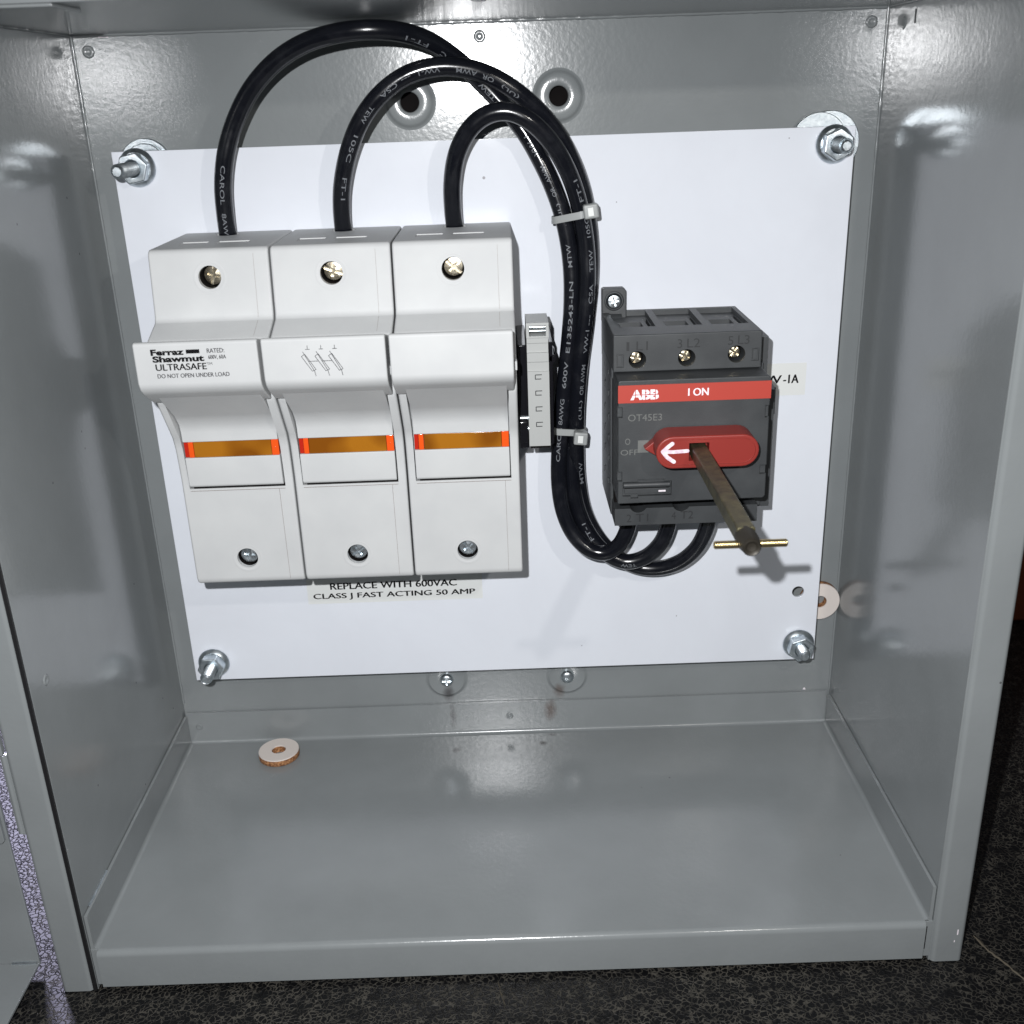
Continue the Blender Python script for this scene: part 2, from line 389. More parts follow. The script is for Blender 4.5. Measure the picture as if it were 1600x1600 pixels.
for x, z in ((144.8, 288.6), (284.3, 288.8), (5.4, 288.1)): dimple((x, 0, z), 'y', backo)
def mir(c, r):   # dimple on a side wall, bulging into the box
    s = 1 if c[0] < 100 else -1
    b = B().lathe(c, [(r*1.15, -.1*s), (r*1.15, .02*s), (r*.9, .32*s), (r*.62, .32*s), (r*.45, .12*s), (.2, .12*s)], 24, 'x')
    return b
LW = B().box(-1.2, 0, 0, -127.3, -17, 294.8).out('side_panel', 'paint', enc, smooth=0)
RW = B().box(290, 291.2, 0, -127.3, -17, 294.8).out('side_panel', 'paint', enc, smooth=0)
mir((290, -17.1, 287.3), 1.8).out('weld_dimple', 'paint', RW, smooth=60)
mir((0, -116.3, 100.4), 1.7).out('weld_dimple', 'paint', LW, smooth=60)
B().box(289.75, 290.05, -27.6, -26.9, 286.6, 291).out('slot_mark', 'switch_dark', RW, bevel=.1)
TP = B().box(-12, 301, .0, -128, 293.6, 294.8).out('top_panel', 'paint', enc, smooth=0)
B().box(0, 43, -107, -127, 292.7, 293.6).out('corner_gusset', 'paint', TP, bevel=.3)
B().lathe((146.3, -89, 293.6), [(2.2, .1), (2.2, -.02), (1.7, -.35), (1.2, -.35), (.9, -.12), (.2, -.12)], 24, 'z').out('weld_dimple', 'paint', TP, smooth=60)
# weld beads in the inner corners
def seam(name, p0, p1, r, par, mat='paint'):
    p0, p1 = Vector(p0), Vector(p1); n = max(2, int((p1-p0).length/1.6)); b = B(); prev = None
    d = (p1-p0).normalized(); a = d.orthogonal().normalized(); c = d.cross(a)
    for i in range(n+1):
        rr = r*(1+random.uniform(-.18, .18)); p = p0+(p1-p0)*i/n
        ring = [b.bm.verts.new(p+a*rr*math.cos(t*math.pi/4)+c*rr*math.sin(t*math.pi/4)) for t in range(8)]
        if prev:
            for t in range(8): b.bm.faces.new((prev[t], prev[(t+1) % 8], ring[(t+1) % 8], ring[t]))
        prev = ring
    b.out(name, mat, par, smooth=80)
seam('weld_bead', (.2, -.2, 20), (.2, -.2, 293), .5, LW)
seam('weld_bead', (289.8, -.2, 16), (289.8, -.2, 293), .5, RW)
seam('weld_bead', (1, -.2, 293.5), (289, -.2, 293.5), .7, TP)
seam('weld_bead', (.1, -2, 293.5), (.1, -127, 293.5), .5, TP)
seam('weld_bead', (289.9, -2, 293.5), (289.9, -127, 293.5), .5, TP)
# front flanges of the two side walls
def flange(x0, x1, par, out):
    pts = [(-124.5, 0), (-127.3, 0)]
    b = B()
    # sheet bent outward with rounded inner bend, returning backwards at the outer edge
    s = 1 if x1 > x0 else -1
    outl = [(x0, -119), (x0, -126.5)] + [(x0+s*1.9*(1-math.cos(t)), -126.5-1.9*math.sin(t)) for t in [math.pi/2*i/6 for i in range(1, 7)]]
    outl += [(x1-s*1.6+s*1.6*math.sin(t), -128.4+1.6*(1-math.cos(t))) for t in [math.pi/2*i/6 for i in range(0, 7)]] + [(x1, -110), (x1-s*1.2, -110), (x1-s*1.2, -127.0), (x0+s*1.4, -127.0), (x0+s*1.4, -119)]
    b.prism(outl, -17, 294.8, 'z')
    return b.out('front_flange', 'paint', par, bevel=.25, smooth=45)
flange(-1.15, -12.1, enc, 1); flange(290.3, 301.4, enc, 1)
B().box(-1.35, -.15, -110, -128.3, -16.8, 294).out('gap_shade_strip', 'gap_shade', enc)  # black strip painting the shaded gap between wall and flange
# floor pan
pan = B().box(0, 290, -1, -126.6, -1.2, 0)
pan.box(.9, 288.4, -.4, -1.6, -1, 15.5)
pan.box(.25, 1.35, -2.2, -126.8, -1, 14.3)
pan.box(288.65, 289.75, -2.2, -126.8, -1, 14.3)
def fillet(pts_axis, r=1.4): pass
r_ = 1.5
pan.prism([(-1.5, 0)] + [(-1.6-r_+r_*math.cos(t), r_-r_*math.sin(t)) for t in [math.pi/2*i/6 for i in range(7)]] + [(-1.6-r_, -.3), (-1.5, -.3)], 1.4, 288.6)
pan.prism([(1.3, -.3), (1.3, r_)] + [(1.35+r_-r_*math.cos(t), r_-r_*math.sin(t)) for t in [math.pi/2*i/6 for i in range(1, 7)]] + [(1.35+r_, -.3)], -2.5, -126.6, 'y')
pan.prism([(288.7, -.3), (288.7, r_)] + [(288.65-r_+r_*math.cos(t), r_-r_*math.sin(t)) for t in [math.pi/2*i/6 for i in range(1, 7)]] + [(288.65-r_, -.3)], -2.5, -126.6, 'y')
PAN = pan.out('floor_pan', 'paint_pan', enc, smooth=45)
lip = [(-126.0, .02)] + [(-126.3-2.2*math.sin(t), -2.2+2.22*math.cos(t)) for t in [math.pi/2*i/7 for i in range(8)]] + [(-128.5, -15.1), (-127.3, -15.1), (-127.3, -2.4), (-126.0, -1.1)]
B().prism(lip, 2.4, 287.4).out('front_lip', 'paint', PAN, smooth=45)
B().box(.3, 2.6, -126.4, -127.2, -15, 0).out('corner_tab', 'paint', PAN); B().box(287.2, 290, -126.4, -127.2, -15.2, -.2).out('corner_tab', 'paint', PAN)
B().box(287.3, 288.3, -127.2, -127.35, -12, -2.2).out('corner_gap_shade', 'gap_shade', PAN)  # dark sliver painted as the shade between lip and flange
seam('weld_bead', (.2, -104, 14.4), (.2, -122, 14.4), .45, LW, 'zinc')
dm = B().lathe((146, -1.6, 8.6), [(1.6, .1), (1.6, -.02), (1.3, -.3), (.9, -.3), (.6, -.1), (.2, -.1)], 20).out('weld_dimple', 'paint', PAN, smooth=60)
B().lathe((6, -1.6, 8.3), [(1.5, .1), (1.5, -.02), (1.2, -.25), (.9, -.25), (.6, -.1), (.2, -.1)], 20).out('weld_dimple', 'paint', PAN, smooth=60)
# chipped paint flecks
for (x, y, z, a, c) in ((278, -.05, 15.9, 1.3, 1.6), (9.5, -.05, 292.6, 4, 1.6)):
    B().prism([(x, z), (x+a, z-.1), (x+a*.7, z+c*.6), (x+a*.2, z+c*.5)], y-.12, y, 'y').out('paint_chip', 'white_ink', backo, smooth=0)
B().box(298.3, 298.7, -128.42, -128.5, -5.2, -3).box(297.6, 297.9, -128.42, -128.5, -8.4, -7.6).out('paint_chip', 'white_ink', enc)
# door folded right back, hinged on the left flange
door = B().box(-315, -23.4, -117.3, -118.5, -14, 300)
door.box(-315, -23.5, -118.5, -146, -14, -12.8)
door.box(-315, -313.8, -118.5, -146, -12.8, 300).box(-315, -23.5, -118.5, -146, 298.8, 300)
D = door.out('door', 'paint', enc, bevel=.25)
seam('weld_bead', (-33, -118.7, -12.6), (-24, -118.7, -12.6), .5, D, 'zinc')
B().prism([(-66, 40.2), (-25.0, 40.2), (-24.1, 41.2), (-24.1, 290), (-66, 290)], -118.6, -120.0, 'y').out('door_stiffener', 'paint', D, bevel=.2)
hinge = B().prism([(-12.0, 49.5), (-12.9, 49.5), (-14.3, 51), (-14.3, 80.2), (-12.0, 80.2)], -127.6, -126.2, 'y').cyl((-13.2, -127.2, 0), .9, 50, 80, 16, 'z')
hinge.out('hinge_leaf', 'paint', enc, bevel=.15)
B().box(-24, -12.5, -126.8, -128.9, 80.6, 122).cyl((-14.5, -128.0, 0), 1.4, 80.6, 122, 20, 'z').out('hinge_leaf', 'paint', enc, bevel=.2)

# ------------------------------------------------------------------ mounting plate
plate = B().box(11.7, 278, -12, -10.4, 38.2, 254.6)
pc = B().cyl((269.3, -12, 70.5), 2.45, -4, 6, 28)
for x, z in ((20.4, 249), (270.5, 248.6), (20.5, 46.8), (270.8, 46.1)): pc.cyl((x, -12, z), 3, -4, 6, 20)
PL = plate.out('mounting_plate', 'plate', cut=pc, bevel=.3, smooth=40, label='white painted steel sheet held off the back of the box by four studs', cat='mounting plate')

def stud(loc, tip, label, wr, wo, tilt):
    x, z = loc; r = empty('mounting_stud', (x, 0, z), label, 'stud and nut', 'zinc studs holding the corners of the white plate')
    prof = [(2.5, -.2)]; y = -1.0
    while y > tip+1.6: prof += [(2.55, y), (2.1, y-.32), (2.1, y-.42), (2.55, y-.74)]; y -= .8
    prof += [(2.45, tip+1.4), (2.05, tip+1.1), (2.0, tip+.6), (1.45, tip), (.1, tip-.02)]
    B().lathe((x, 0, z), prof, 28).out('threaded_rod', 'zinc', r, smooth=22)
    nut = B().prism([(x+5.7*math.cos(math.radians(tilt+60*i)), z+5.7*math.sin(math.radians(tilt+60*i))) for i in range(6)], -14.0, -18.6, 'y')
    nc = B().cyl((x, 0, z), 2.75, -30, -12.1, 28)
    nut.out('hex_nut', 'zinc', r, cut=nc, bevel=.5, seg=2)
    B().lathe((x, 0, z), [(6.5, -12.05), (6.75, -12.5), (6.5, -13.1), (5.3, -14.1), (2.7, -14.1), (2.7, -12.05)], 40, closed=True).out('nut_flange', 'zinc', r)
    for (dx, dz, yy, rr) in wo:
        B().lathe((x+dx, 0, z+dz), [(rr, yy), (rr, yy-.9), (rr-.25, yy-1.15), (2.7, yy-1.15), (2.7, yy)], 48, closed=True).out('backing_washer', 'zinc', r)
    return r
stud((20.4, 249), -34.4, 'zinc stud and flanged nut at the upper left corner of the white plate', 9, [(0, 0, -.2, 9.6), (.4, .3, -2.6, 7.6)], 12)
stud((270.5, 248.6), -27.6, 'zinc stud and flanged nut at the upper right corner of the white plate', 9, [(1.2, 0, -.2, 11.2), (-3.2, .6, -2.6, 10.2)], 25)
stud((20.5, 46.8), -27.0, 'zinc stud and flanged nut at the lower left corner of the white plate', 9, [(-1, 3, -.2, 9.6)], 3)
stud((270.8, 46.1), -24.2, 'zinc stud and flanged nut at the lower right corner, below the small hole', 9, [(0, 0, -.2, 8.6)], 18)

# ------------------------------------------------------------------ fuse holder
FH = empty('fuse_holder', (94, -12, 106), 'three pole light grey fuse holder with amber windows on the white plate', 'fuse holder')
YF = -59.6
P_ = [(-12.05, 105.2), (-12.05, 225.6)] + [(-56.2, 225.6), (-57.6, 225.2), (-58.3, 223.8), (-60.9, 204.2), (-61.8, 202.6), (-71.5, 198.9), (-73.2, 197.6), (-73.4, 180.2), (-72, 177), (-62.4, 162.6), (-60.9, 158), (-60.1, 151), (-59.7, 146), (-59.4, 108), (-58.6, 105.8), (-57.2, 105.2)]
screws_cfg = [(216.4, 'zinc_yellow'), (115.6, 'zinc')]
for k in range(3):
    x0 = 33.95+40*k+.15; x1 = x0+39.45; xm = x0+19.8
    body = B().prism(P_, x0, x1)
    cut = B()
    # bay for the lever
    cut.prism([(-80, 179.5), (-67.5, 178), (-59, 165), (-57.0, 158), (-56.4, 142.9), (-80, 142.9)], x0+2.7, x1-2.9)
    for zz in (216.4, 115.6): cut.cyl((xm-.1, 0, zz), 3.75, -75, -47, 36)
    # wire entry and shallow pockets on the top face
    cut.cyl((xm-2.3 if k == 0 else xm-.5, -20, 0), 4.3, 214, 240, 28, 'z')
    cut.box(x0+7, x0+16, -40, -46.5, 225.25, 230).box(x0+19.5, x0+30, -40, -46.5, 225.25, 230)
    # parting lines
    po = body.out('pole_body', 'holder', FH, bevel=.85, seg=3, cut=cut, smooth=40, bf=True)
    B().prism([(-59.35, 107), (-59.46, 107), (-60.06, 142.2), (-59.9, 142.2)], x1-5.2, x1-5.06).out('parting_line', 'seam', po)
    B().prism([(-59.8, 142.1), (-60.05, 142.1), (-60.05, 142.25), (-59.8, 142.25)], x0+3, x1-3).out('parting_line', 'seam', po)
    B().prism([(-58.2, 223.6), (-58.36, 223.6), (-60.95, 204.3), (-61.83, 202.62), (-71.0, 199.12), (-71.0, 198.8), (-61.5, 202.0), (-60.5, 204)], x1-5.0, x1-4.88).out('parting_line', 'seam', po)
    for zz, mt in screws_cfg:
        cx = xm-.1
        rot = random.uniform(0, 3)
        B().lathe((cx, 0, zz), [(3.72, -47), (3.72, YF+.6), (3.9, YF-.02), (5.0, YF-.18), (5.9, YF-.06), (6.1, YF+.3), (4.2, YF+.5), (4.2, -47)], 44, closed=True).out('screw_well', 'holder', po, smooth=60) if False else None
        b = B(); 
        prof = [(5.6, .3), (5.5, -.0), (5.1, -.07), (4.6, -.04), (4.0, .12), (3.8, .6), (3.8, 1.2), (4.6, 1.2)]
        sl = (YF-.02) if zz < 200 else None
        yc = -59.45 if zz < 200 else -59.28
        b.lathe((cx, yc, zz), prof, 44, closed=True)
        if zz > 200:   # lean with the upper face
            bmesh.ops.rotate(b.bm, cent=(cx, yc, zz), matrix=Matrix.Rotation(math.radians(-7.6), 3, 'X'), verts=b.bm.verts)
        b.out('screw_well', 'holder', po, smooth=60)
        dh = 2.2 if zz < 200 else 0
        h = B().lathe((cx, 0, zz), [(3.5, -49), (3.5, -53.2-dh), (3.1, -54.0-dh), (.3, -54.4-dh)], 30)
        B().lathe((cx, 0, zz), [(3.73, -48), (3.73, -57.6), (3.95, -57.6), (3.95, -48)], 36, closed=True).out('well_shade_sleeve', 'black', po)  # black sleeve paints the shade inside the well
        hcut = B()
        ca, sa = math.cos(rot), math.sin(rot)
        for (l, wd_) in ((3.6, .52), (.5, 2.0)):
            hcut.prism([(cx+ca*a*l-sa*c_*wd_, zz+sa*a*l+ca*c_*wd_) for a, c_ in ((1, 1), (-1, 1), (-1, -1), (1, -1))], -58, -52.9-dh, 'y')
        h.out('terminal_screw', mt, po, cut=hcut, bevel=.08, smooth=30)
        B().cyl((cx, 0, zz), 3.74, -48, -47.2, 24).out('screw_cavity', 'black', po)
    # lever
    lev = B().prism([(-71.9, 197.9), (-84.3, 200.9), (-85.4, 200.3), (-85.5, 187.8), (-84.7, 185.6), (-82.4, 183.4), (-73.8, 178.4), (-73.0, 181)], x0-.35, x1-.9)
    LV = lev.out('lever_head', 'holder', FH, bevel=.6, seg=3, smooth=40)
    if True:
        low = B().prism([(-75, 181.2), (-79.5, 181.8), (-66.0, 171.5), (-62.6, 167.4), (-61.7, 164.3), (-61.5, 160.7), (-57.2, 160.7), (-57.4, 163), (-60, 168), (-68, 179)], x0+3.1, x1-3.3)
        low.prism([(-61.4, 154.9), (-61.1, 144.9), (-60.6, 144.0), (-59.8, 143.7), (-57.0, 143.7), (-57.2, 154.9)], x0+3.1, x1-3.3)
        low.prism([(-58.4, 160.8), (-58.2, 154.8), (-57.2, 154.8), (-57.2, 160.8)], x0+3.1, x1-3.3)
        low.out('lever_skirt', 'holder', LV, bevel=.3, seg=2, smooth=40)
        B().box(x0+2.85, x1-3.05, -56.6, -57.1, 143.2, 165).out('lever_gap_shade', 'black', LV)  # black sheet painting the shade behind the lever
        B().box(x0+4.2, x1-3.1, -56.8, -59.6, 143.05, 143.68).out('lever_gap_shade', 'black', LV)  # black strip painted as the shade under the lever
        B().box(x0+6.6, x1-6.0, -58.4, -61.0, 154.95, 160.65).out('indicator_window', 'amber', LV, bevel=.15)
        B().box(x0+4.7, x0+6.5, -58.4, -61.15, 154.95, 160.65).out('lens_end', 'orange', LV, bevel=.25)
        B().box(x0+3.15, x0+4.6, -58.4, -60.6, 154.95, 160.65).out('lens_end', 'red_lens', LV, bevel=.2)
        B().box(x1-5.9, x1-3.35, -58.4, -61.15, 154.95, 160.65).cyl((x1-4.6, 0, 157.9), .3, -61.4, -60, 10).out('lens_end', 'orange', LV, bevel=.2)
    # notches on the lever sides
    B().box(x1-.9, x1+.2, -74, -77.5, 186, 189).out('latch_tab', 'holder', LV, bevel=.2)
    if k == 0:
        y = -85.58
        lettering([('Ferraz', 39.3, 49.7, 196.75, 198.75, .045), ('Shawmut', 39.6, 55.8, 194.55, 196.6, .045)], y, 'ink', LV)
        strokes([[(50.4, 197.75), (54.6, 197.75)]], 1.25, y+.02, 'ink', LV, cap=False)
        lettering([('RATED:', 56.9, 62.3, 197.1, 198.5, 0, .08), ('600V, 60A', 57.1, 62.6, 194.95, 196.4, 0, .08), ('TM', 56.4, 58.1, 193.25, 194.1, 0), ('DO NOT OPEN UNDER LOAD', 40.4, 63.0, 189.5, 190.85, 0, .08)], y, 'ink_thin', LV)
        lettering([('ULTRASAFE', 40.2, 56.1, 191.9, 194.0, 0, .16)], y, 'ink', LV)
    if k == 1:
        ls = []
        for q in range(3):
            dx = 4.25*q
            ls += [[(85.3+dx+3.0, 198.3), (85.3+dx+3.0, 197.1)], [(85.3+dx+2.3, 197.1), (85.3+dx+3.7, 197.1)]]
            a, b_, c_, d_ = (86.2+dx, 194.9), (87.3+dx, 195.6), (90.4+dx, 190.6), (89.2+dx, 190.1)
            ls += [[a, b_, c_, d_, a], [(86.7+dx, 196.4), (89.9+dx, 190.1), (90.2+dx, 188.5)]]
            if q < 2: ls.append([(88.3+dx, 193.3), (88.3+dx+3.2, 193.3)])
        strokes(ls, .16, -85.55, 'ink_thin', LV, name='circuit_symbol', cap=False)

# auxiliary contact strip clipped on the right flank
AX = empty('auxiliary_contact', (160, -12, 150), 'narrow grey plug strip with four small slots between fuse holder and black cables', 'terminal plug')
axb = B().box(157.5, 165.1, -30, -50, 151.2, 178.5).box(157.5, 165.1, -30, -49.2, 178.5, 182).box(157.5, 165.0, -30, -50.3, 182, 185.2).box(157.5, 165.0, -30, -49.2, 185.2, 188.6).box(157.5, 165.0, -30, -50.2, 188.6, 190.6)
axb.box(157.4, 165.2, -34, -51, 190.6, 195.8)
axc = B().box(158.4, 164.2, -44, -60, 191.2, 194.8)
SO = axb.out('strip_housing', 'aux', AX, cut=axc, bevel=.25, smooth=35)
B().cyl((0, -48.4, 193.9), .5, 158.4, 164.2, 12, 'x').cyl((0, -47.6, 192.4), .45, 158.4, 164.2, 12, 'x').out('latch_bar', 'zinc', SO)
for zz in (176.6, 170.8, 165.0, 159.3):
    strokes([[(160.2, zz-.9), (160.2, zz+.75), (162.5, zz+.75)], [(160.2, zz-.75), (162.3, zz-.75)]], .3, -50.02, 'mould_dark', SO, name='test_slot', cap=False)
B().box(154.3, 157.45, -12.1, -47, 149.5, 187.4).box(154.3, 157.2, -47, -48.8, 152, 160).out('contact_block', 'gloss_black', AX, bevel=.4)
B().box(165.15, 166.6, -12.1, -46, 150.5, 188).cyl((166.5, 0, 182), 1.4, -46, -30, 16).out('contact_rail', 'gloss_black', AX, bevel=.3)
B().cyl((0, -46.9, 157), 1.1, 154.3, 157.6, 14, 'x').cyl((0, -46.9, 161), .9, 154.3, 157.6, 14, 'x').out('pin', 'zinc', AX)
B().box(158, 165, -31, -46, 149.2, 151.2).out('strip_foot', 'black', AX)

# ------------------------------------------------------------------ labels
lb = B().box(63.7, 136.8, -12.02, -12.14, 72.9, 86.5)
LB = lb.out('fuse_label', 'label', label='wide adhesive label with two lines of black capitals under the fuse holder', cat='label')
lettering([('REPLACE WITH 600VAC', 73.4, 126.0, 79.2, 82.2, 0, .26), ('CLASS J FAST ACTING 50 AMP', 66.0, 133.5, 74.4, 77.5, 0, .26)], -12.2, 'ink', LB)
lb = B().box(234, 266.2, -12.02, -12.14, 156.1, 168.9)
LB2 = lb.out('wire_label', 'label', label='small adhesive label half hidden behind the right side of the dark switch', cat='label')
lettering([('SW', 247.6, 256.6, 160.9, 164.2, 0, .28), ('-1A', 257.4, 263.2, 160.9, 164.3, 0, .28)], -12.2, 'ink', LB2)

# ------------------------------------------------------------------ disconnect switch
SW = empty('disconnect_switch', (213, -12, 122), 'dark grey rotary switch with red stripe and red knob on the white plate', 'disconnect switch')
base = B().box(187.0, 242.5, -12.05, -46, 123.9, 187)
base.box(242.4, 246.6, -12.05, -43, 122.2, 167.2).box(242.4, 243.2, -12.05, -43, 167, 186.6)
base.box(246.5, 247.6, -12.05, -40, 157.0, 167.0).box(246.5, 247.3, -12.05, -40, 124, 135)
bc = B()
for zz in (133, 142, 150, 158, 167, 175):
    bc.prism([(-22, zz), (-27, zz+2.6), (-27, zz+.3), (-22, zz-2.3)], 186, 187.8)
    bc.prism([(-36, zz), (-41, zz+2.6), (-41, zz+.3), (-36, zz-2.3)], 186, 187.8)
base.prism([(-46, 180), (-12.05, 123.9), (-12.05, 122), (-46, 122.3)], 187.1, 240)
BA = base.out('switch_base', 'switch', SW, cut=bc, bevel=.35, smooth=35)
ut = B().box(186.8, 237.6, -12.1, -57, 178.9, 191.8)
uc = B()
for xa, xb in ((189.2, 203.0), (205.6, 219.4), (222.0, 235.6)):
    uc.box(xa, xb, -14.6, -44, 189.9, 196)
    uc.box(xa+2.4, xb-3.2, -27, -38.5, 180.6, 196)
    uc.box(xb-1.5, xb-.4, -20, -42, 187.2, 196)
for cx, cz in ((195.1, 183.1), (212.0, 183.2), (229.0, 183.9)): uc.cyl((cx, 0, cz), 3.0, -60, -47, 30)
uc.box(187.9, 190.4, -56.2, -60, 180.6, 185.2).box(234.2, 236.7, -56.2, -60, 181.4, 185.8)
UT = ut.out('line_terminal_block', 'switch', SW, cut=uc, bevel=.45, smooth=35, bf=True)
B().box(188.4, 189.9, -56.0, -56.7, 180.9, 184.8).out('side_clip', 'switch', UT, bevel=.1); B().box(234.7, 236.2, -56.0, -56.7, 181.8, 185.4).out('side_clip', 'switch', UT, bevel=.1)
for cx, cz in ((195.1, 183.1), (212.0, 183.2), (229.0, 183.9)):
    rot = random.uniform(0, 1.5); ca, sa = math.cos(rot), math.sin(rot)
    h = B().lathe((cx-.2, 0, cz+.1), [(2.35, -48), (2.35, -52.9), (1.9, -53.9), (.2, -54.2)], 26); hcut = B()
    for (l, wd_) in ((1.9, .33), (.33, 1.9)):
        hcut.prism([(cx-.2+ca*a*l-sa*c_*wd_, cz+.1+sa*a*l+ca*c_*wd_) for a, c_ in ((1, 1), (-1, 1), (-1, -1), (1, -1))], -56, -52.7, 'y')
    h.out('terminal_screw', 'zinc_yellow', UT, cut=hcut, bevel=.06, smooth=30)
    B().cyl((cx, 0, cz), 2.98, -48.4, -48, 20).out('screw_cavity', 'black', UT)
lettering([('1', 191.3, 192.3, 186.3, 189.4), ('L1', 194.7, 198.6, 186.4, 189.5), ('3', 208.7, 210.3, 186.7, 189.8), ('L2', 212.0, 216.4, 186.8, 189.9), ('5', 225.9, 227.7, 187.2, 190.2), ('L3', 229.3, 233.2, 187.3, 190.4)], -57.08, 'mould_dark', UT)
B().box(186.9, 240, -12.05, -50, 175.2, 178.9).out('recess_step', 'switch_dark', SW)
cv = B().prism([(187.5, 134.3), (187.5, 178.0), (188.1, 178.5), (238.0, 178.5), (238.9, 177.9), (239.0, 135.6), (238.2, 134.8)], -44, -66.9, 'y')
cc_ = B()
cc_.box(186, 189.0, -65.0, -70, 165.6, 169.3).box(186, 189.0, -65.0, -70, 142.6, 146.2)
cc_.box(237.4, 240, -65.0, -70, 164, 168.3).box(236.6, 240, -65.0, -70, 143.6, 147)
cc_.box(189.2, 206.2, -65.2, -70, 137.0, 142.4).box(194.4, 203.6, -65.9, -70, 142.3, 143.2).box(192, 194.6, -65.4, -70, 136.2, 138)
CV = cv.out('switch_cover', 'switch', SW, cut=cc_, bevel=.5, seg=3, smooth=35, bf=True)
B().cyl((0, -65.6, 140.7), 1.0, 189.6, 205.8, 16, 'x').box(190, 205.6, -65, -65.9, 137.6, 139.4).out('lock_bar', 'switch', CV, bevel=.1)
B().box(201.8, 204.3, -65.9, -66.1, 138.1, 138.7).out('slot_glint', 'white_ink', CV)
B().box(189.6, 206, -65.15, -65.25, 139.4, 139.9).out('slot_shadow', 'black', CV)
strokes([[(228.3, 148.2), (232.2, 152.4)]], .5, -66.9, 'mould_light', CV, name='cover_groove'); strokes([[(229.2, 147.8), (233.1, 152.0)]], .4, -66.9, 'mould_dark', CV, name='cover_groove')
B().box(187.45, 239.05, -66.85, -67.15, 170.75, 176.9).out('red_stripe', 'red', SW, bevel=.05)
lettering([('ABB', 191.6, 201.2, 171.8, 175.3, .05)], -67.2, 'white_ink', SW, slope=.004)
sl = [[(191.3, 173.55), (201.5, 173.55)], [(193.3, 171.4), (193.3, 175.6)], [(196.75, 171.4), (196.75, 175.6)], [(200.0, 171.4), (200.0, 175.6)]]
strokes(sl, .22, -67.2, 'red', SW, name='logo_slit', cap=False)
lettering([('I ON', 211.0, 217.8, 172.6, 175.2, 0, .18)], -67.2, 'white_ink', SW)
lettering([('OT45E3', 190.9, 202.4, 164.3, 166.7), ('O', 189.9, 191.7, 156.0, 158.2), ('OFF', 188.4, 194.4, 152.2, 154.2)], -66.95, 'mould_light', CV)
B().box(194.3, 198, -66.85, -66.97, 153.0, 157.4).out('position_mark', 'mould_light', CV)
lt = B().box(187.5, 239.0, -12.2, -57, 122.0, 128.5)
lc = B()
for cx in (196, 211.5, 228): lc.cyl((cx, 0, 130.0), 3.2, -60, -30, 24)
for cx in (196, 211.5, 226.8): lc.cyl((cx, -31, 0), 3.7, 118, 127, 24, 'z')
LT = lt.out('load_terminal_block', 'switch', SW, cut=lc, bevel=.3, smooth=35)
lettering([('2', 191.7, 193.5, 123.3, 126.3), ('T1', 195.1, 199.6, 123.4, 126.4), ('4', 208.0, 209.6, 123.8, 126.8), ('T2', 211.3, 215.9, 123.9, 126.9)], -57.08, 'mould_dark', LT)
B().box(188, 238.6, -12.2, -50, 128.4, 134.6).out('recess_step', 'black', SW)
ear = B().prism([(186.7, 188), (186.7, 200.2), (187.2, 200.7), (194.7, 200.7), (195.7, 199.8), (195.7, 189.2), (193.9, 187)], -12.1, -17, 'y')
EA = ear.out('mounting_ear', 'switch', SW, cut=B().cyl((191.2, 0, 196.0), 3.5, -15.6, -20, 28).cyl((191.2, 0, 196.0), 1.6, -20, -8, 16), bevel=.3)
h = B().lathe((191.2, 0, 195.9), [(3.0, -15.5), (3.0, -16.2), (2.3, -17.3), (.2, -17.8)], 26); hc2 = B()
for (l, wd_) in ((1.8, .35), (.35, 1.8)): hc2.prism([(191.2+.96*a*l-.26*c_*wd_, 195.9+.26*a*l+.96*c_*wd_) for a, c_ in ((1, 1), (-1, 1), (-1, -1), (1, -1))], -20, -16.4, 'y')
h.out('fixing_screw', 'zinc', EA, cut=hc2, bevel=.06)
B().prism([(-17, 191.3), (-19.5, 189.5), (-19.5, 188), (-12.1, 188), (-12.1, 191.3)], 188.6, 194).out('ear_rib', 'switch', EA, bevel=.2)
# red knob
def stadium(x0, x1, z0, z1, n=12):
    r = (z1-z0)/2; zc = (z0+z1)/2
    return [(x1-r+r*math.cos(math.radians(-90+180*i/n)), zc+r*math.sin(math.radians(-90+180*i/n))) for i in range(n+1)] + [(x0+r+r*math.cos(math.radians(90+180*i/n)), zc+r*math.sin(math.radians(90+180*i/n))) for i in range(n+1)]
kb = B().prism(stadium(198.9, 233.2, 150.9, 162.1), -67.4, -79, 'y')
kc = B().prism(stadium(200.0, 232.0, 152.1, 160.9), -78.5, -82, 'y').box(209.9, 216.6, -74, -82, 153.4, 159.6)
KN = kb.out('knob', 'knob', SW, cut=kc, bevel=.55, seg=3, smooth=40, bf=True)
B().prism([(196.0, 155.6), (203, 151.2), (208, 151.2), (208, 161.8), (203, 161.2)], -67.1, -71.2, 'y').out('pointer', 'knob', KN, bevel=.3)
strokes([[(209.4, 156.9), (204.5, 156.7), (201.2, 156.9)]], 1.25, -78.5, 'white_brush', KN, name='arrow_mark', h=.08)
strokes([[(204.3, 159.6), (203.0, 158.6), (201.2, 156.9), (202.7, 154.9), (204.9, 153.3)]], 1.35, -78.52, 'white_brush', KN, name='arrow_mark', h=.1)

